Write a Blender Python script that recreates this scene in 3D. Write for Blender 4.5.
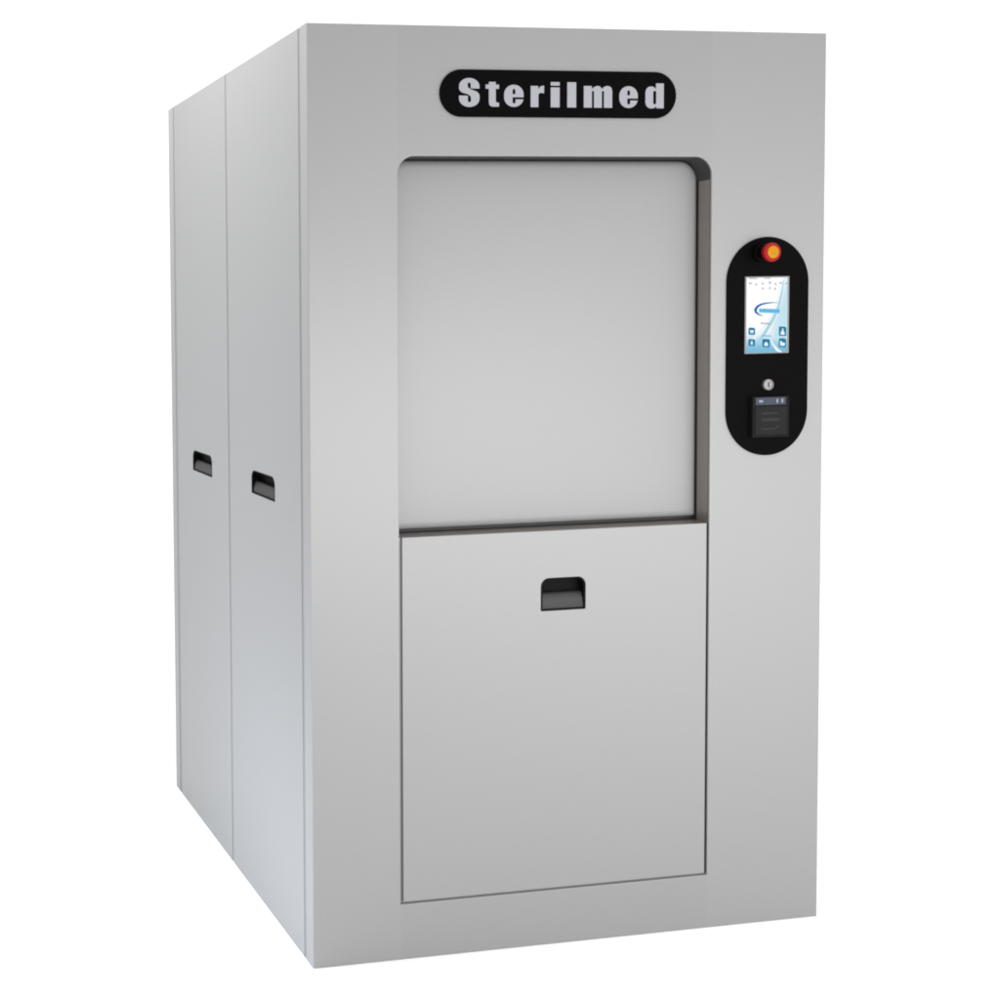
import bpy, bmesh, math
from mathutils import Vector, Matrix

for o in list(bpy.data.objects):
    bpy.data.objects.remove(o, do_unlink=True)
scene = bpy.context.scene
COL = scene.collection

# ------------------------------------------------------------------ camera
cam_d = bpy.data.cameras.new('camera')
cam = bpy.data.objects.new('camera', cam_d)
COL.objects.link(cam)
cam.location = (-0.9872, -2.3155, 1.3975)
cam.rotation_mode = 'XYZ'
cam.rotation_euler = (math.pi / 2 - 0.042, 0.0182, -0.1482)
cam_d.sensor_width = 36.0
cam_d.lens = 36.0 * 1.166
cam_d.shift_x = 0.49517
cam_d.shift_y = -0.13092
cam_d.clip_start = 0.05
cam_d.clip_end = 200
scene.camera = cam

# ------------------------------------------------------------------ world, view, lamps
world = bpy.data.worlds.new('World')
scene.world = world
world.use_nodes = True
bg = world.node_tree.nodes['Background']
bg.inputs[0].default_value = (1, 1, 1, 1)
bg.inputs[1].default_value = 1.35
vs = scene.view_settings
vs.view_transform = 'Standard'
vs.look = 'None'
vs.exposure = 0
vs.gamma = 1
vs.use_curve_mapping = False
scene.render.engine = 'CYCLES'
scene.cycles.use_denoising = True
scene.cycles.max_bounces = 8
scene.cycles.pixel_filter_type = 'BLACKMAN_HARRIS'
scene.cycles.filter_width = 1.9


def area_lamp(name, loc, target, sx, sy, power, col=(1, 1, 1), spread=180):
    d = bpy.data.lights.new(name, 'AREA')
    d.shape = 'RECTANGLE'
    d.size = sx
    d.size_y = sy
    d.energy = power
    d.color = col
    d.spread = math.radians(spread)
    o = bpy.data.objects.new(name, d)
    COL.objects.link(o)
    o.location = loc
    v = Vector(target) - Vector(loc)
    o.rotation_euler = v.to_track_quat('-Z', 'Z').to_euler()
    return o


area_lamp('front_softbox', (0.95, -1.7, 0.99), (0.95, 0, 0.99), 2.4, 0.9, 6.5)
area_lamp('front_grid_softbox', (0.95, -1.69, 0.99), (0.95, 0, 0.99), 2.4, 0.9, 13.5, (1, 1, 1), 100)
area_lamp('side_top_softbox', (-0.5, 0.5, 2.9), (0, 0.5, 2.1), 1.6, 0.3, 26)
area_lamp('side_top_strip', (-0.35, 0.5, 2.7), (0, 0.5, 2.0), 1.4, 0.2, 8)
area_lamp('side_floor_fill', (-0.72, 0.06, 0.05), (0, 0.08, 0.02), 0.3, 0.08, 5.0, (0.74, 0.85, 1.0))  # added bluish fill, imitates floor bounce on the lower front corner of the side
area_lamp('side_floor_fill_long', (-1.1, 0.35, 0.06), (0, 0.4, 0.05), 1.6, 0.1, 8, (0.70, 0.82, 1.0))  # added long fill, stands in for bluish bounce along the side's foot


# ------------------------------------------------------------------ materials
def mat(name, base, rough=0.5, metallic=0.0, spec=0.5, noise=0.0, nscale=60, bump=0.0, stretch=(1, 1, 1), coat=0.0):
    m = bpy.data.materials.new(name)
    m.use_nodes = True
    nt = m.node_tree
    b = nt.nodes['Principled BSDF']
    b.inputs['Base Color'].default_value = (*base, 1)
    b.inputs['Roughness'].default_value = rough
    b.inputs['Metallic'].default_value = metallic
    b.inputs['Specular IOR Level'].default_value = spec
    b.inputs['Coat Weight'].default_value = coat
    if noise or bump:
        tc = nt.nodes.new('ShaderNodeTexCoord')
        mp = nt.nodes.new('ShaderNodeMapping')
        mp.inputs['Scale'].default_value = stretch
        n = nt.nodes.new('ShaderNodeTexNoise')
        n.inputs['Scale'].default_value = nscale
        n.inputs['Detail'].default_value = 4
        nt.links.new(tc.outputs['Object'], mp.inputs[0])
        nt.links.new(mp.outputs[0], n.inputs['Vector'])
        if noise:
            mr = nt.nodes.new('ShaderNodeMapRange')
            mr.inputs['To Min'].default_value = 1 - noise
            mr.inputs['To Max'].default_value = 1 + noise
            nt.links.new(n.outputs['Fac'], mr.inputs['Value'])
            mx = nt.nodes.new('ShaderNodeVectorMath')
            mx.operation = 'SCALE'
            mx.inputs[0].default_value = base
            nt.links.new(mr.outputs[0], mx.inputs['Scale'])
            nt.links.new(mx.outputs[0], b.inputs['Base Color'])
        if bump:
            bp = nt.nodes.new('ShaderNodeBump')
            bp.inputs['Strength'].default_value = bump
            bp.inputs['Distance'].default_value = 0.001
            nt.links.new(n.outputs['Fac'], bp.inputs['Height'])
            nt.links.new(bp.outputs[0], b.inputs['Normal'])
    return m


def glow(name, col, strength=1.0):
    m = bpy.data.materials.new(name)
    m.use_nodes = True
    nt = m.node_tree
    nt.nodes.clear()
    out = nt.nodes.new('ShaderNodeOutputMaterial')
    e = nt.nodes.new('ShaderNodeEmission')
    e.inputs[0].default_value = (*col, 1)
    e.inputs[1].default_value = strength
    nt.links.new(e.outputs[0], out.inputs[0])
    return m


def s2l(r, g, b):
    f = lambda c: (c / 255 / 12.92) if c / 255 <= 0.04045 else ((c / 255 + 0.055) / 1.055) ** 2.4
    return (f(r), f(g), f(b))


M = {}
M['steel'] = mat('satin_steel', (0.222, 0.222, 0.221), 0.42, 0.0, 0.5, noise=0.025, nscale=140, stretch=(1, 1, 1))
M['door'] = mat('door_steel', (0.214, 0.214, 0.214), 0.42, 0.0, 0.5, noise=0.025, nscale=140)
M['jamb'] = mat('jamb_steel', (0.235, 0.218, 0.205), 0.32, 0.6, 0.5, noise=0.06, nscale=90, stretch=(1, 1, .15))
M['gasket'] = mat('gasket_rubber', (0.035, 0.035, 0.036), 0.6, 0, 0.3)
M['dark'] = mat('cavity_shade', (0.02, 0.018, 0.018), 0.8, 0, 0.1)  # near-black standing for the shade inside the gaps and the keyway
M['black'] = mat('black_acrylic', (0.0032, 0.0029, 0.0029), 0.35, 0, 0.008)
M['black_rim'] = mat('black_rim', (0.0025, 0.0025, 0.0025), 0.5, 0, 0.02)
M['cup'] = mat('cup_plastic', (0.005, 0.005, 0.005), 0.5, 0, 0.04)
M['grip'] = mat('grip_lit_plastic', (0.019, 0.019, 0.0195), 0.5, 0, 0.3, noise=0.2, nscale=40)  # the cup's black plastic made lighter: the lit slope is in the colour
M['letter'] = mat('letter_paint', (0.25, 0.25, 0.275), 0.5)
M['groove'] = mat('groove_shade_steel', (0.18, 0.176, 0.176), 0.5)  # side panel steel darkened, seam shading put into the colour
M['gap_grey'] = mat('gap_shade_grey', (0.17, 0.16, 0.16), 0.5)  # grey set for the shade in the service panel gap
M['red'] = mat('red_plastic', (0.24, 0.006, 0.008), 0.4, 0, 0.12)
M['yellow'] = mat('yellow_plastic', (0.37, 0.165, 0.0005), 0.4, 0, .1)
M['mark'] = mat('brown_mark', (0.25, 0.12, 0.02), 0.5)
M['chrome'] = mat('key_metal', (0.24, 0.228, 0.232), 0.35, 0.8, 0.5, noise=0.1, nscale=300)
M['printer'] = mat('printer_plastic', (0.0065, 0.0065, 0.0068), 0.5, 0, 0.05)
M['printer_door'] = mat('printer_door_plastic', (0.0085, 0.0085, 0.0088), 0.5, 0, 0.08)
M['printer_mark'] = mat('printer_marking', (0.017, 0.017, 0.017), 0.5, 0, 0.1)
M['printer_strip'] = mat('printer_strip', s2l(54, 58, 69), 0.5, 0, 0.1)
M['printer_dot'] = mat('printer_dot', (0.16, 0.17, 0.21), 0.5)
M['bezel'] = mat('screen_bezel', (0.14, 0.14, 0.145), 0.4)
M['studio'] = mat('studio_white', (0.9, 0.9, 0.9), 0.9, 0, 0.0)


# front steel: the header and bottom rail are a touch darker than the stiles
fs = M['steel'].copy()
fs.name = 'front_steel'
M['front'] = fs
nt = fs.node_tree
bs = nt.nodes['Principled BSDF']
prev = bs.inputs['Base Color'].links[0].from_socket
tcn = nt.nodes.new('ShaderNodeTexCoord'); sx = nt.nodes.new('ShaderNodeSeparateXYZ')
nt.links.new(tcn.outputs['Object'], sx.inputs[0])
cmp_ = nt.nodes.new('ShaderNodeMath'); cmp_.operation = 'COMPARE'
cmp_.inputs[1].default_value = (0.2 + 0.933) / 2; cmp_.inputs[2].default_value = (0.933 - 0.2) / 2
nt.links.new(sx.outputs['X'], cmp_.inputs[0])
k = nt.nodes.new('ShaderNodeMath'); k.operation = 'MULTIPLY_ADD'; k.inputs[1].default_value = -0.028; k.inputs[2].default_value = 1.008
nt.links.new(cmp_.outputs[0], k.inputs[0])
mu = nt.nodes.new('ShaderNodeVectorMath'); mu.operation = 'SCALE'
nt.links.new(prev, mu.inputs[0]); nt.links.new(k.outputs[0], mu.inputs['Scale']); nt.links.new(mu.outputs[0], bs.inputs['Base Color'])


# ------------------------------------------------------------------ helpers
def finish(name, me, m, parent, smooth=35):
    if not isinstance(m, (list, tuple)):
        m = [m]
    idx = [f.material_index for f in me.polygons]
    me.materials.clear()
    for k in m:
        me.materials.append(k)
    if len(m) > 1:
        for f, i in zip(me.polygons, idx):
            f.material_index = i
    me.name = name
    o = bpy.data.objects.new(name, me)
    COL.objects.link(o)
    if parent:
        o.parent = parent
    if smooth:
        me.shade_smooth()
        me.set_sharp_from_angle(angle=math.radians(smooth))
    return o


# local (u right, v up, w out of the face) to world
def FRONT(y=0.0):      # u = x, v = z, out = -y
    return Matrix(((1, 0, 0, 0), (0, 0, -1, y), (0, 1, 0, 0), (0, 0, 0, 1)))


def LEFT(x=0.0):       # u = -y so that the outward side is -x; callers pass u = -y
    return Matrix(((0, 0, -1, x), (-1, 0, 0, 0), (0, 1, 0, 0), (0, 0, 0, 1)))


def sheet_mesh(loops, thick, bevel=0.0, res=2):
    """filled outline(s) with holes, its outer face at w=0 and its back at w=-thick"""
    c = bpy.data.curves.new('c', 'CURVE')
    c.dimensions = '2D'
    c.fill_mode = 'BOTH'
    c.extrude = max(thick / 2 - bevel, 0)
    c.bevel_depth = bevel
    c.bevel_resolution = res
    c.offset = -bevel
    for lp in loops:
        s = c.splines.new('POLY')
        s.points.add(len(lp) - 1)
        for p, q in zip(s.points, lp):
            p.co = (q[0], q[1], 0, 1)
        s.use_cyclic_u = True
    o = bpy.data.objects.new('c', c)
    COL.objects.link(o)
    dg = bpy.context.evaluated_depsgraph_get()
    me = bpy.data.meshes.new_from_object(o.evaluated_get(dg))
    bpy.data.objects.remove(o)
    bpy.data.curves.remove(c)
    me.transform(Matrix.Translation((0, 0, -thick / 2)))
    return me


def sheet(name, loops, thick, m, parent, basis, out=0.0, bevel=0.0, res=2):
    if loops and not isinstance(loops[0][0], (tuple, list)):
        loops = [loops]
    me = sheet_mesh(loops, thick, bevel, res)
    me.transform(basis @ Matrix.Translation((0, 0, out)))
    return finish(name, me, m, parent)


def rect(x0, y0, x1, y1):
    return [(x0, y0), (x1, y0), (x1, y1), (x0, y1)]


def rrect(x0, y0, x1, y1, r, n=10):
    """r = (bottom-left, bottom-right, top-right, top-left)"""
    if not isinstance(r, (tuple, list)):
        r = (r,) * 4
    pts = []
    for (cx, cy, a0), rr in zip(((x0, y0, 180), (x1, y0, 270), (x1, y1, 0), (x0, y1, 90)), r):
        if rr <= 0:
            pts.append((cx, cy))
            continue
        ox = cx + (rr if cx == x0 else -rr)
        oy = cy + (rr if cy == y0 else -rr)
        for k in range(n + 1):
            a = math.radians(a0 + 90 * k / n)
            pts.append((ox + rr * math.cos(a), oy + rr * math.sin(a)))
    return pts


def ell(cx, cy, rx, ry=None, n=48):
    ry = ry or rx
    return [(cx + rx * math.cos(2 * math.pi * k / n), cy + ry * math.sin(2 * math.pi * k / n)) for k in range(n)]


def box_mesh(x0, y0, z0, x1, y1, z1, bevel=0.0, seg=2):
    bm = bmesh.new()
    bmesh.ops.create_cube(bm, size=1)
    for v in bm.verts:
        v.co = ((x0 + x1) / 2 + v.co.x * (x1 - x0), (y0 + y1) / 2 + v.co.y * (y1 - y0), (z0 + z1) / 2 + v.co.z * (z1 - z0))
    if bevel:
        bmesh.ops.bevel(bm, geom=bm.edges[:], offset=bevel, segments=seg, affect='EDGES', profile=0.5)
    me = bpy.data.meshes.new('m')
    bm.to_mesh(me)
    bm.free()
    return me


def box(name, a, b, m, parent, bevel=0.0, seg=2):
    return finish(name, box_mesh(*a, *b, bevel, seg), m, parent)


def lathe(name, cx, cz, y0, prof, m, parent, n=48, midx=None):
    """profile of (radius, distance out of the front) turned about an axis along -y"""
    bm = bmesh.new()
    rings = []
    for r, d in prof:
        if r < 1e-6:
            rings.append([bm.verts.new((cx, y0 - d, cz))])
        else:
            rings.append([bm.verts.new((cx + r * math.cos(2 * math.pi * k / n), y0 - d, cz + r * math.sin(2 * math.pi * k / n))) for k in range(n)])
    for i in range(len(rings) - 1):
        A, B = rings[i], rings[i + 1]
        for k in range(n):
            k2 = (k + 1) % n
            if len(A) == 1:
                f = bm.faces.new((A[0], B[k2], B[k]))
            elif len(B) == 1:
                f = bm.faces.new((A[k], A[k2], B[0]))
            else:
                f = bm.faces.new((A[k], A[k2], B[k2], B[k]))
    bmesh.ops.recalc_face_normals(bm, faces=bm.faces[:])
    me = bpy.data.meshes.new('m')
    bm.to_mesh(me)
    bm.free()
    return finish(name, me, m, parent)


def join_meshes(mes):
    bm = bmesh.new()
    for me in mes:
        bm.from_mesh(me)
    out = bpy.data.meshes.new('m')
    bm.to_mesh(out)
    bm.free()
    return out


# ------------------------------------------------------------------ the studio
bm = bmesh.new()
bmesh.ops.create_grid(bm, x_segments=1, y_segments=1, size=1)
for v in bm.verts:
    v.co = (v.co.x * 20, -8 + (v.co.y + 1) * 6.5, 0)
me = bpy.data.meshes.new('ground')
bm.to_mesh(me); bm.free()
ground = finish('ground', me, M['studio'], None, 0)
ground['kind'] = 'structure'
ground['label'] = 'seamless white studio floor under the sterilizer'

bm = bmesh.new()
prev = None
prof = [(5, 0.0)] + [(5 + 2 * math.sin(a), 2 - 2 * math.cos(a)) for a in [math.radians(7.5 * k) for k in range(1, 13)]] + [(7, 9)]
for y, z in prof:
    cur = [bm.verts.new((x, y, z)) for x in (-20, 20)]
    if prev:
        bm.faces.new((prev[0], prev[1], cur[1], cur[0]))
    prev = cur
me = bpy.data.meshes.new('backdrop')
bm.to_mesh(me); bm.free()
backdrop = finish('backdrop', me, M['studio'], None, 60)
backdrop['kind'] = 'structure'
backdrop['label'] = 'plain white curved studio backdrop behind the sterilizer'

# ------------------------------------------------------------------ the sterilizer
W, D, H = 1.2131, 1.0, 2.0
OX0, OX1, OZ0, OZ1, OR = 0.1992, 0.9330, 0.1215, 1.7268, 0.038
root = bpy.data.objects.new('steam_sterilizer', None)
COL.objects.link(root)
root['label'] = 'tall grey metal steam sterilizer cabinet with black sign, recessed sliding door and touchscreen'
root['category'] = 'sterilizer'
P = root

# carcass behind the panels (4 mm inside), with the door recess left open in front
frame = join_meshes([
    box_mesh(0.060, 0.060, 0.004, W - 0.006, 0.994, H - 0.006),
    box_mesh(0.006, 0.0068, 0.004, 0.150, 0.0358, H - 0.006),
    box_mesh(0.985, 0.0068, 0.004, W - 0.006, 0.0598, H - 0.006),
])
finish('cabinet_body', frame, M['steel'], P)
# posts seen at the bottom of the seams between the side panels
for ya, yb in ((0.0362, 0.0478), (0.4972, 0.5088), (0.9422, 0.9588)):
    box('seam_post', (0.0012, ya, 0.0002), (0.0300, yb, H - 0.0004), M['groove'], P)

# front panel: one folded sheet with the rounded opening
me1 = sheet_mesh([rect(0, 0, W, H), rrect(OX0, OZ0, OX1, OZ1, (0, 0, OR, OR), 14)], 0.0064, 0.0024, 4)
me1.transform(FRONT(0.0))
me2 = [box_mesh(0.0, 0.0042, 0.0, 0.0022, 0.036, H), box_mesh(W - 0.0022, 0.0042, 0.0, W, 0.036, H),
       box_mesh(0.0023, 0.0066, H - 0.0022, W - 0.0023, 0.036, H - 0.0001), box_mesh(0.0023, 0.0066, 0.0001, W - 0.0023, 0.036, 0.0022)]
finish('front_panel', join_meshes([me1] + me2), M['front'], P)


# handles: a black cup set into a hole of its panel
def cup(name, u0, v0, u1, v1, basis, parent, r):
    hole = rrect(u0 + 0.0002, v0 + 0.0002, u1 - 0.0002, v1 - 0.0002, (0.003, 0.003, r, r))
    rim_in = rrect(u0 + 0.0042, v0 + 0.0042, u1 - 0.0042, v1 - 0.0032, (0.002, 0.002, r - 0.003, r - 0.003))
    rim = sheet_mesh([hole, rim_in], 0.004, 0.0008)
    rim.transform(Matrix.Translation((0, 0, -0.0004)))
    bm = bmesh.new()
    # tube going in, open to the front
    dep = 0.022
    A = [bm.verts.new((x, y, -0.0035)) for x, y in hole]
    B = [bm.verts.new((x, y, -dep)) for x, y in hole]
    n = len(A)
    for k in range(n):
        bm.faces.new((A[k], A[(k + 1) % n], B[(k + 1) % n], B[k]))
    bm.faces.new(B)
    # the finger rest filling the lower half, leaning back and rounded over at the top
    h = v1 - v0
    prof = [(-0.0030, v0 + 0.004), (-0.0034, v0 + 0.012), (-0.0048, v0 + h * 0.32), (-0.0080, v0 + h * 0.46),
            (-0.0110, v0 + h * 0.51), (-0.0140, v0 + h * 0.525), (-0.0180, v0 + h * 0.50), (-0.0215, v0 + h * 0.4), (-0.0215, v0 + 0.004)]
    ra = [bm.verts.new((u0 + 0.0044, v, w)) for w, v in prof]
    rb = [bm.verts.new((u1 - 0.0044, v, w)) for w, v in prof]
    for k in range(len(prof) - 1):
        f = bm.faces.new((ra[k], rb[k], rb[k + 1], ra[k + 1]))
        f.material_index = 1
    for ring in (ra, rb):
        f = bm.faces.new(ring)
        f.material_index = 1
    m2 = bpy.data.meshes.new('m')
    bm.to_mesh(m2); bm.free()
    me = join_meshes([rim, m2])
    me.transform(basis)
    me.update()
    return finish(name, me, [M['cup'], M['grip']], parent, 40)


# lower service panel, flush in the opening
hx0, hz0, hx1, hz1 = 0.5270, 0.7425, 0.6335, 0.8145
sp = sheet('service_panel', [rect(0.2058, 0.1264, 0.9266, 0.9185), rrect(hx0, hz0, hx1, hz1, (0.003, 0.003, 0.019, 0.019))],
           0.0036, M['steel'], P, FRONT(0.0006), 0, 0.0012, 3)
cup('handle', hx0, hz0, hx1, hz1, FRONT(0.0006), sp, 0.019)
# shade of the gap round the service panel,
# painted as a grey sheet added a little way behind it
finish('gap_shade_sheet', sheet_mesh([rect(0.1510, 0.0600, 0.9845, 0.9100), rect(0.50, 0.70, 0.66, 0.85)], 0.004), M['gap_grey'], P).data.transform(FRONT(0.0066))

# sill between service panel and sliding door
bm = bmesh.new()
pr = [(0.0068, 0.9172), (0.0450, 0.9196), (0.0450, 0.9000), (0.0068, 0.9000)]
a = [bm.verts.new((0.170, y, z)) for y, z in pr]
b = [bm.verts.new((OX1 - 0.0008, y, z)) for y, z in pr]
for k in range(len(pr)):
    k2 = (k + 1) % len(pr)
    bm.faces.new((a[k], b[k], b[k2], a[k2]))
bm.faces.new(a); bm.faces.new(b)
bmesh.ops.recalc_face_normals(bm, faces=bm.faces[:])
me = bpy.data.meshes.new('m'); bm.to_mesh(me); bm.free()
finish('door_sill', me, M['jamb'], P, 20)
box('sill_gap_shade', (0.1700, 0.0452, 0.9000), (0.9360, 0.0596, 0.9190), M['dark'], P)  # dark block added to give the gap under the door its shade
box('recess_shade', (0.1520, 0.0590, 0.9192), (0.9840, 0.0598, 1.7800), M['gasket'], P)  # dark sheet added behind the door as the gap's shade
box('right_gap_shade', (0.9268, 0.0056, 0.1240), (0.9345, 0.0064, 0.9165), M['dark'], P)  # dark strip painting the shade in the right-hand gap

# side jambs and dark curved top liner of the opening
JZ = 1.6780
for x0, x1, s0, s1 in ((OX1, OX1 + 0.004, 0.9372, 0.9560), (OX0 - 0.004, OX0, 0.1760, 0.1950)):
    box('door_jamb', (x0, 0.0068, 0.1300), (x1, 0.0395, JZ), M['jamb'], P)
    box('door_seal', (s0, 0.0397, 0.1300), (s1, 0.0594, JZ), M['gasket'], P)
outer = rrect(OX0 - 0.006, JZ + 0.0005, OX1 + 0.006, OZ1 + 0.006, (0, 0, OR + 0.006, OR + 0.006), 14)
inner = rrect(OX0 + 0.0002, JZ - 1.0, OX1 - 0.0002, OZ1 - 0.0003, (0, 0, OR, OR), 14)
loop = [outer[1]] + outer[2:-1] + [outer[-1], outer[0]]
top_o = [p for p in outer if p[1] > JZ + 0.001]
top_i = [p for p in inner if p[1] > JZ + 0.001]
arch = [(OX1 + 0.006, JZ)] + top_o + [(OX0 - 0.006, JZ), (OX0 + 0.0002, JZ)] + top_i[::-1] + [(OX1 - 0.0002, JZ)]
sheet('opening_liner', [arch], 0.052, M['gasket'], P, FRONT(0.0068))

# sliding door with rolled edges, standing back in the opening
def rolled_door(x0, z0, x1, z1, y, r_edge, r_corner, thick, n=6):
    """outline shrunk step by step towards the front: a panel with softly rolled edges"""
    bm = bmesh.new()
    rings = []
    steps = [(0.0, thick), (0.0, r_edge)] + [(r_edge * (1 - math.cos(math.radians(90 * k / n))), r_edge * (1 - math.sin(math.radians(90 * k / n)))) for k in range(1, n + 1)]
    steps = [(s, d * 0.66 if d != thick else d) for s, d in steps]
    for s, d in steps:
        lp = rrect(x0 + s, z0 + s, x1 - s, z1 - s, (0.004, 0.004, max(r_corner - s * 0.5, .003), max(r_corner - s * .5, .003)), 8)
        rings.append([bm.verts.new((px, y + d, pz)) for px, pz in lp])
    for A, B in zip(rings, rings[1:]):
        for k in range(len(A)):
            k2 = (k + 1) % len(A)
            bm.faces.new((A[k], A[k2], B[k2], B[k]))
    bm.faces.new(rings[-1])
    bm.faces.new(rings[0][::-1])
    bmesh.ops.recalc_face_normals(bm, faces=bm.faces[:])
    me = bpy.data.meshes.new('m'); bm.to_mesh(me); bm.free()
    return me
finish('sliding_door', rolled_door(0.1962, 0.9268, 0.9368, 1.7245, 0.0440, 0.016, 0.044, 0.0145), M['door'], P, 50)

# left side: two lift-off panels, rear frame return
U = lambda y: -y
for (ya, yb), (ha, hb, hz) in (((0.0480, 0.4970), (0.1975, 0.3468, (0.9735, 1.0295))), ((0.5090, 0.9420), (0.6385, 0.8035, (0.9715, 1.0280)))):
    r = 0.020
    pn = sheet('side_panel', [rect(U(yb), 0.0, U(ya), H - 0.0), rrect(U(hb), hz[0], U(ha), hz[1], (0.003, 0.003, r, r))],
               0.0036, M['steel'], P, LEFT(0.0), 0, 0.0012, 3)
    cup('handle', U(hb), hz[0], U(ha), hz[1], LEFT(0.0), pn, r)
    # same sheet, plain, on the right side
    mm = sheet_mesh([rect(U(yb), 0.0, U(ya), H)], 0.0036, 0.0012)
    mm.transform(LEFT(0.0)); mm.transform(Matrix.Translation((W - 0.0036, 0, 0)))
    finish('side_panel', mm, M['steel'], P)
finish('rear_panel', join_meshes([box_mesh(0, 0.9590, 0, 0.0040, 1.0, H, 0.001), box_mesh(W - 0.004, 0.9590, 0, W, 1.0, H, 0.001),
                                  box_mesh(0.0042, 0.9962, 0, W - 0.0042, 1.0, H)]), M['steel'], P)
box('top_panel', (0.0060, 0.0480, H - 0.0058), (W - 0.0060, 0.9560, H - 0.0010), M['steel'], P)

# ------------------------------------------------------------------ name plate
NP = sheet('name_plate', [rrect(0.2922, 1.8088, 0.8418, 1.9083, 0.0496, 18)], 0.004, M['black'], P, FRONT(0.0), 0.0042, 0.0010, 3)


def arc(cx, cy, rx, ry, a0, a1, n=8):
    return [(cx + rx * math.cos(math.radians(a0 + (a1 - a0) * k / n)), cy + ry * math.sin(math.radians(a0 + (a1 - a0) * k / n))) for k in range(n + 1)]


def g_S():
    p = []
    p += arc(10.5, 20, 10.3, 8, 0, 180, 14)[0:]            # top bowl, right to left
    p += arc(7.2, 18.5, 7.0, 5.5, 180, 240, 5)             # down the left shoulder
    p += [(9.0, 12.4), (11.3, 10.8), (12.1, 9.6), (12.3, 6.6)]
    p += arc(10.6, 6.4, 1.6, 1.9, 0, -180, 6)
    p += [(9.0, 10.9), (0.2, 10.9)]
    p += [(0.2, 8.0)] + arc(10.5, 8.0, 10.3, 8, 180, 360, 14)
    p += [(20.8, 9.5)] + arc(13.6, 10.5, 7.2, 5.5, 0, 55, 5)
    p += [(12.2, 17.0), (9.8, 18.4), (8.9, 19.6), (8.8, 21.6)]
    p += arc(10.4, 21.8, 1.6, 1.9, 180, 0, 6)
    p += [(12.0, 17.9), (20.8, 17.9)]
    return [p]


def g_t():
    return [[(3.4, 24.0), (10.6, 24.0), (10.6, 21.4), (14, 21.4), (14, 17.4), (10.6, 17.4), (10.6, 6), (11, 4.6), (12, 4.0), (14, 3.9),
             (14, 0.1), (8, 0), (5.6, .4), (4.0, 1.8), (3.4, 4.2), (3.4, 17.4), (0, 17.4), (0, 21.4), (3.4, 21.4)]]


def g_e():
    p = [(20, 9.4)] + arc(10, 12.3, 10, 9.2, 0, 180, 16) + arc(10, 9, 10, 9, 180, 352, 16)
    p += [(20, 7.4), (11.8, 7.4), (11.8, 5.0)] + arc(10.2, 5.0, 1.6, 1.7, 0, -180, 6) + [(8.6, 9.4)]
    return [p, [(8.6, 12.4), (11.6, 12.4), (11.6, 16.0), (11.0, 17.4), (9.2, 17.4), (8.6, 16.0)]]


def g_r():
    return [[(0, 0), (8, 0), (8, 12), (8.6, 13.2), (10, 14), (14, 13.6), (14, 21), (11.2, 20.6), (9.2, 19.2), (8, 17.4), (7.8, 20.6), (0, 20.6)]]


def g_i():
    return [[(0, 0), (9, 0), (9, 19.4), (0, 19.4)], [(0, 21.2), (9, 21.2), (9, 24.6), (0, 24.6)]]


def g_l():
    return [[(0, 0), (9, 0), (9, 24.6), (0, 24.6)]]


def g_m():
    return [[(0, 0), (8, 0), (8, 15.5), (8.6, 16.6), (9.6, 16.6), (10.2, 15.5), (10.2, 0), (18, 0), (18, 15.5), (18.6, 16.6), (19.6, 16.6), (20.2, 15.5),
             (20.2, 0), (28.4, 0), (28.4, 16.6), (27.6, 19.6), (25.6, 21.2), (22.4, 21.4), (19.8, 20.2), (18, 18.4), (16.2, 20.9), (13.4, 21.4),
             (10.4, 20.4), (8, 18.3), (7.8, 21.2), (0, 21.2)]]


def g_d():
    return [[(11, 24.6), (19, 24.6), (19, 0), (11.4, 0), (11.3, 1.9), (9.2, .2), (6.4, -.3), (3, .4), (.8, 2.6), (0, 5.6), (0, 15.8), (.8, 18.8), (3, 21),
             (6.2, 21.6), (9, 20.8), (11, 18.8)],
            [(8, 5.2), (8.6, 4.0), (10.6, 4.0), (11.2, 5.2), (11.2, 16), (10.6, 17.2), (8.6, 17.2), (8, 16)]]


zb, zs = 1.8303, 0.00217
for g, xa, xb in ((g_S, .3338, .3817), (g_t, .3942, .4262), (g_e, .4365, .4825), (g_r, .4976, .5299), (g_i, .5439, .5660), (g_l, .5824, .6045),
                  (g_m, .6210, .6891), (g_e, .7047, .7496), (g_d, .7665, .8116)):
    loops = g()
    mn = min(p[0] for lp in loops for p in lp); mx = max(p[0] for lp in loops for p in lp)
    xa, xb = xa + .0008, xb - .0008
    loops = [[(xa + (p[0] - mn) / (mx - mn) * (xb - xa), zb + p[1] * zs - (0.001 if g is g_S else 0)) for p in lp] for lp in loops]
    sheet('letter', loops, 0.0014, M['letter'], NP, FRONT(0.0), 0.0052, 0.0)

# ------------------------------------------------------------------ control panel
CP = sheet('control_panel', [rrect(0.9690, 1.0655, 1.1708, 1.5507, 0.1005, 24)], 0.0040, M['black'], P, FRONT(0.0), 0.0042, 0.0010, 3)
yC = 0.0042   # outward height of the black plate's face

# touchscreen
sx0, sx1, sz0, sz1 = 1.0115, 1.1208, 1.2928, 1.4635
ts = sheet('touchscreen', [rect(sx0, sz0, sx1, sz1), rect(sx0 + .0035, sz0 + .002, sx1 - .0035, sz1 - .003)], 0.0022, M['bezel'], P, FRONT(0.0), yC + 0.0018, 0.0005)

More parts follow.
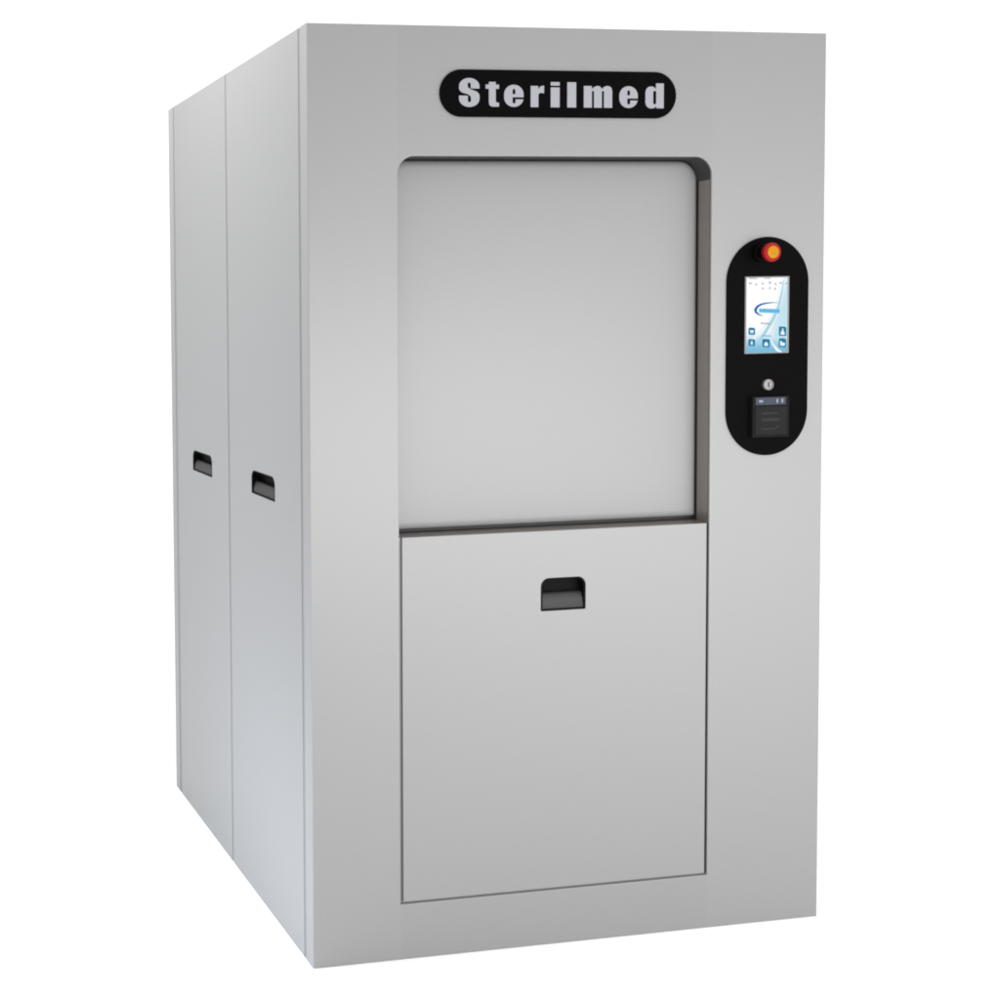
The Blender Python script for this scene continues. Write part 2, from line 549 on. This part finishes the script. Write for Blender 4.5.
disp = bpy.data.materials.new('display_picture')
disp.use_nodes = True
nt = disp.node_tree
nt.nodes.clear()
out = nt.nodes.new('ShaderNodeOutputMaterial'); em = nt.nodes.new('ShaderNodeEmission')
tc = nt.nodes.new('ShaderNodeTexCoord'); sp_ = nt.nodes.new('ShaderNodeSeparateXYZ')
nt.links.new(tc.outputs['Object'], sp_.inputs[0])
def mr(src, a, b, c=0, d=1):
    n = nt.nodes.new('ShaderNodeMapRange'); n.inputs['From Min'].default_value = a; n.inputs['From Max'].default_value = b
    n.inputs['To Min'].default_value = c; n.inputs['To Max'].default_value = d
    n.interpolation_type = 'SMOOTHSTEP'
    nt.links.new(src, n.inputs['Value']); return n.outputs[0]
def mth(op, a, b):
    n = nt.nodes.new('ShaderNodeMath'); n.operation = op
    for i, v in enumerate((a, b)):
        if isinstance(v, (int, float)): n.inputs[i].default_value = v
        else: nt.links.new(v, n.inputs[i])
    return n.outputs[0]
X_, Z_ = sp_.outputs['X'], sp_.outputs['Z']
down = mr(Z_, sz0 + .062, sz0 + .004)
curve_x = mth('MULTIPLY', mth('SUBTRACT', sz1, Z_), 0.30)
right = mr(mth('ADD', X_, curve_x), sx1 - .020, sx1 + .010)
f = mth('MAXIMUM', mth('MULTIPLY', down, 0.95), mth('MULTIPLY', right, 0.50))
ramp = nt.nodes.new('ShaderNodeValToRGB')
ramp.color_ramp.elements[0].color = (*s2l(255, 255, 255), 1)
ramp.color_ramp.elements[1].color = (*s2l(112, 182, 216), 1)
e = ramp.color_ramp.elements.new(0.5); e.color = (*s2l(196, 228, 240), 1)
nt.links.new(f, ramp.inputs[0]); nt.links.new(ramp.outputs[0], em.inputs[0]); nt.links.new(em.outputs[0], out.inputs[0])
sheet('display', [rect(sx0 + .0033, sz0 + .0018, sx1 - .0033, sz1 - .0028)], 0.0010, disp, ts, FRONT(0.0), yC + 0.0010)

# picture pixel (photo measurements) -> display metres
def d2(px, py):
    u = (px - 743.1) / 43.8
    top = 277.9 - 2.7 * u; bot = 354.7 - 3.3 * u
    return (sx0 + u * (sx1 - sx0), sz1 - (py - top) / (bot - top) * (sz1 - sz0))

G = {k: glow('screen_' + k, s2l(*v)) for k, v in dict(navy=(30, 104, 184), blue=(96, 160, 218), cyan=(84, 184, 232), lcyan=(160, 217, 241), grey=(150, 152, 154),
     lgrey=(205, 207, 208), teal=(44, 126, 162), lteal=(120, 180, 205), white=(236, 245, 249), pale=(205, 228, 238), stream=(172, 213, 228), base=(120, 184, 214)).items()}
ly = yC + 0.0012
def flat(name, polys, m, lift=0.0, px=True):
    loops = [[d2(*q) for q in lp] for lp in polys] if px else polys
    return sheet(name, loops, 0.0001, m, ts, FRONT(0.0), ly + lift)
def ribbon(pts, ws):
    L, R_ = [], []
    for i, (x, y) in enumerate(pts):
        a = pts[max(i - 1, 0)]; b = pts[min(i + 1, len(pts) - 1)]
        dx, dy = b[0] - a[0], b[1] - a[1]; l = math.hypot(dx, dy)
        w = ws[i] / 2
        L.append((x - dy / l * w, y + dx / l * w)); R_.append((x + dy / l * w, y - dx / l * w))
    return L + R_[::-1]
flat('wave', [ribbon([(781.5, 279), (779.5, 292), (776.5, 306), (771, 319), (764, 331), (757, 342)], [.8, 1.6, 2.4, 3.2, 3.2, 2.5])], G['stream'])
flat('wave', [ribbon([(784, 285), (782.2, 297), (779, 310), (773.5, 323), (767.5, 334)], [.5, 1.2, 1.6, 1.6, .8])], G['pale'], .0001)
flat('wave', [ribbon([(778, 285), (775.8, 298), (772, 311), (765, 323), (757, 333), (750, 341)], [.4, .8, 1.2, 1.8, 2.4, 1.6])], G['white'], .0002)
flat('wave', [ribbon([(768.5, 338), (771.5, 344), (775.5, 349), (780, 351.0)], [.6, 2.2, 3.0, 1.2])], G['white'], .0002)
arcp = [(776, 302.0), (770, 302.3), (764, 303.2), (759, 304.6), (755.2, 307.0), (753.3, 310.2), (754.0, 312.8), (756.4, 314.7), (761, 316.0)]
flat('logo', [ribbon(arcp, [.2, .9, 1.4, 1.8, 2.3, 2.8, 2.4, 1.5, .3])], G['navy'], .0004)
bar = []
for k, (xa, xb, tall) in enumerate(((757.2, 759.0, 0), (759.3, 761.4, 0), (761.7, 763.9, .3), (764.2, 766.2, 0), (766.5, 768.6, 0), (768.9, 770.8, .3), (771.1, 773.4, 0), (773.7, 775.2, .5), (775.5, 777.3, .2))):
    bar.append([(xa + .5, 309.0 - tall), (xb + .5, 309.0 - tall), (xb, 312.2), (xa, 312.2)])
flat('logo', [[(757, 308.7), (777.8, 308.3), (777.2, 312.8), (756.6, 313.0)]], G['lcyan'], .0003)
flat('logo', bar, G['cyan'], .0005)
flat('status_text', [[(746.8, 278.8), (754.8, 278.5), (754.8, 279.9), (746.8, 280.2)], [(762, 277.8), (768.2, 277.5), (768.2, 279.0), (762, 279.3)], ], G['lgrey'], .0002)
for i, (cx, cy) in enumerate(((748.2, 284.3), (753.9, 285.0), (760.3, 283.6), (767.5, 282.9), (773.2, 283.6), (778.4, 282.5), (784.0, 282.3), (760.6, 288.5), (767.4, 287.9), (772.8, 288.2))):
    shp = [[(cx - .9, cy + 1), (cx - .9, cy + .3), (cx - .35, cy + .3), (cx - .35, cy - 1), (cx + .35, cy - 1), (cx + .35, cy + .3), (cx + .9, cy + .3), (cx + .9, cy + 1)]]
    if i in (0, 5):
        shp = [[(cx - 1.4, cy - .7), (cx - .2, cy - .7), (cx - .2, cy + .7), (cx - 1.4, cy + .7)], [(cx + .2, cy - .7), (cx + 1.3, cy - .7), (cx + 1.3, cy + .7), (cx + .2, cy + .7)]]
    if i == 3:
        shp = [[(cx - 1.6, cy - .9), (cx + 1.6, cy - .9), (cx + 1.6, cy - .2), (cx + .5, cy - .2), (cx + .5, cy + 1.1), (cx - .5, cy + 1.1), (cx - .5, cy - .2), (cx - 1.6, cy - .2)]]
    flat('status_icon', shp, G['grey'], .0002)
def words(cx, cy, w):
    k = int(w / 1.5); s = w / k
    return [[(cx - w / 2 + i * s, cy - .7), (cx - w / 2 + (i + .72) * s, cy - .7), (cx - w / 2 + (i + .72) * s, cy + .7), (cx - w / 2 + i * s, cy + .7)] for i in range(k)]
flat('caption', words(763.6, 323.4, 9.5), G['grey'], .0005)
flat('caption', words(765.0, 335.6, 9.5), G['lteal'], .0005)
def pxr(x0, y0, x1, y1):
    r = 1.0
    return [(x0 + r, y0), (x1 - r, y0), (x1, y0 + r), (x1, y1 - r), (x1 - r, y1), (x0 + r, y1), (x0, y1 - r), (x0, y0 + r)]
glyphs = {
    'box': lambda cx, cy: [[(cx - 2, cy - 1.0), (cx + 2, cy - 1.0), (cx + 1.5, cy + 1.2), (cx - 1.5, cy + 1.2)]],
    'person': lambda cx, cy: [ell(cx, cy - 1.9, .9, n=12), [(cx - .9, cy - .8), (cx + .9, cy - .8), (cx + 2.1, cy + 3.2), (cx - 2.1, cy + 3.2)]],
    'down': lambda cx, cy: [[(cx - .6, cy - 1.8), (cx + .6, cy - 1.8), (cx + .6, cy), (cx + 1.5, cy), (cx, cy + 1.9), (cx - 1.5, cy), (cx - .6, cy)]],
    'home': lambda cx, cy: [[(cx, cy - 1.4), (cx + 2.2, cy + .6), (cx + 1.6, cy + .6), (cx + 1.6, cy + 2.4), (cx - 1.6, cy + 2.4), (cx - 1.6, cy + .6), (cx - 2.2, cy + .6)]],
    'page': lambda cx, cy: [[(cx - 2.4, cy - 1.6), (cx - 1.1, cy - 1.9), (cx - .6, cy - .4), (cx + 2.3, cy - .1), (cx + 2.3, cy + 2.6), (cx - 2.4, cy + 2.6)]]}
for (x0, y0, x1, y1), g in (((746.6, 328.2, 753.2, 335.4), 'box'), ((776.9, 325.6, 784.3, 335.0), 'person'), ((746.6, 339.6, 753.2, 346.6), 'down'),
                            ((760.4, 338.8, 768.0, 347.0), 'home'), ((777.0, 337.2, 784.2, 346.2), 'page')):
    ic = flat('button_icon', [pxr(x0, y0, x1, y1)], G['teal'], .0004)
    g2 = sheet_mesh([[d2(*q) for q in lp] for lp in glyphs[g]((x0 + x1) / 2, (y0 + y1) / 2)], .0001)
    g2.transform(FRONT(0.0) @ Matrix.Translation((0, 0, ly + .0007)))
    g3 = sheet_mesh([[d2(*q) for q in pxr(x0 + 1.3, y0 + 4.4, x1 - 1.3, y1 - .8)]], .0001)
    g3.transform(FRONT(0.0) @ Matrix.Translation((0, 0, ly + .00055)))
    o_me = ic.data
    me = bpy.data.meshes.new('button_icon')
    bm = bmesh.new()
    for idx, s in enumerate((o_me, g2, g3)):
        n0 = len(bm.faces); bm.from_mesh(s); bm.faces.ensure_lookup_table()
        for fc in bm.faces[n0:]: fc.material_index = idx
    bm.to_mesh(me); bm.free()
    me.materials.append(G['teal']); me.materials.append(G['white']); me.materials.append(G['lteal'])
    ic.data = me

# emergency stop mushroom button
ex, ez = 1.0449, 1.5150
es = lathe('emergency_stop_button', ex, ez, 0, [(0.0, yC + .0002), (.0185, yC + .0002), (.0185, yC + .010), (.0170, yC + .012), (.0115, yC + .012), (.0105, yC + .026), (0, yC + .026)], M['black_rim'], P)
lathe('button_cap', ex, ez, 0, [(0.0, .0265), (.0110, .0265), (.0165, .030), (.0198, .036), (.0208, .0405), (.0206, .0425), (.0195, .0440), (.0150, .0446), (0, .0446)], M['red'], es)
lathe('button_centre', ex, ez, 0, [(0.0, .0448), (.0135, .0448), (.0135, .0454), (.0125, .0460), (0, .0463)], M['yellow'], es)
sheet('arrow_mark', [[(ex - .0055, ez - .0045), (ex + .0055, ez - .0045), (ex + .0055, ez - .0022), (ex - .0055, ez - .0022)]], 0.0002, M['mark'], es, FRONT(0.0), .0467)

# key switch
kx, kz = 1.0675, 1.2234
ks = lathe('key_switch', kx, kz, 0, [(0.0, yC + .0002), (.0125, yC + .0002), (.0125, yC + .006), (.0112, yC + .0075), (.0100, yC + .0075), (.0095, yC + .0060), (0, yC + .0062)], M['chrome'], P)
sheet('keyway', [rect(kx - .0012, kz - .0055, kx + .0012, kz + .0055)], .0004, M['dark'], ks, FRONT(0.0), yC + .0066)

# receipt printer
px0, px1, pz0, pz1 = 1.0250, 1.1150, 1.1070, 1.1980
pt = yC + 0.0110
rp = finish('receipt_printer', box_mesh(px0, -pt, pz0, px1, -yC - .0002, pz1, .0015), M['printer'], P)
F0 = FRONT(0.0)
sheet('printer_strip', [rect(px0 + .0060, 1.1790, px1 - .0090, 1.1955)], .0012, M['printer_strip'], rp, F0, pt + .0008, .0003)
for x0, x1, z0, z1 in ((px0 + .0135, px0 + .0235, 1.1850, 1.1900), (px1 - .0330, px1 - .0290, 1.1830, 1.1920), (px1 - .0205, px1 - .0165, 1.1830, 1.1925)):
    sheet('printer_key', [rrect(x0, z0, x1, z1, .0015, 4)], .0006, M['printer_dot'], rp, F0, pt + .0013)
sheet('printer_cover', [rrect(px0 + .0050, 1.1130, px1 - .0080, 1.1760, .003, 5)], .0025, M['printer_door'], rp, F0, pt + .0020, .0006)
sheet('cover_label', [rect(px0 + .020, 1.1585, px1 - .030, 1.1630), rect(px0 + .020, 1.1430, px1 - .026, 1.1500)], .0003, M['printer_mark'], rp, F0, pt + .0023)
sheet('cover_label', [[(px0 + .018, 1.1300), (px0 + .026, 1.1270), (px1 - .036, 1.1280), (px1 - .026, 1.1335), (px1 - .026, 1.1300), (px1 - .034, 1.1250), (px0 + .026, 1.1235), (px0 + .018, 1.1265)]], .0003, M['printer_mark'], rp, F0, pt + .0023)
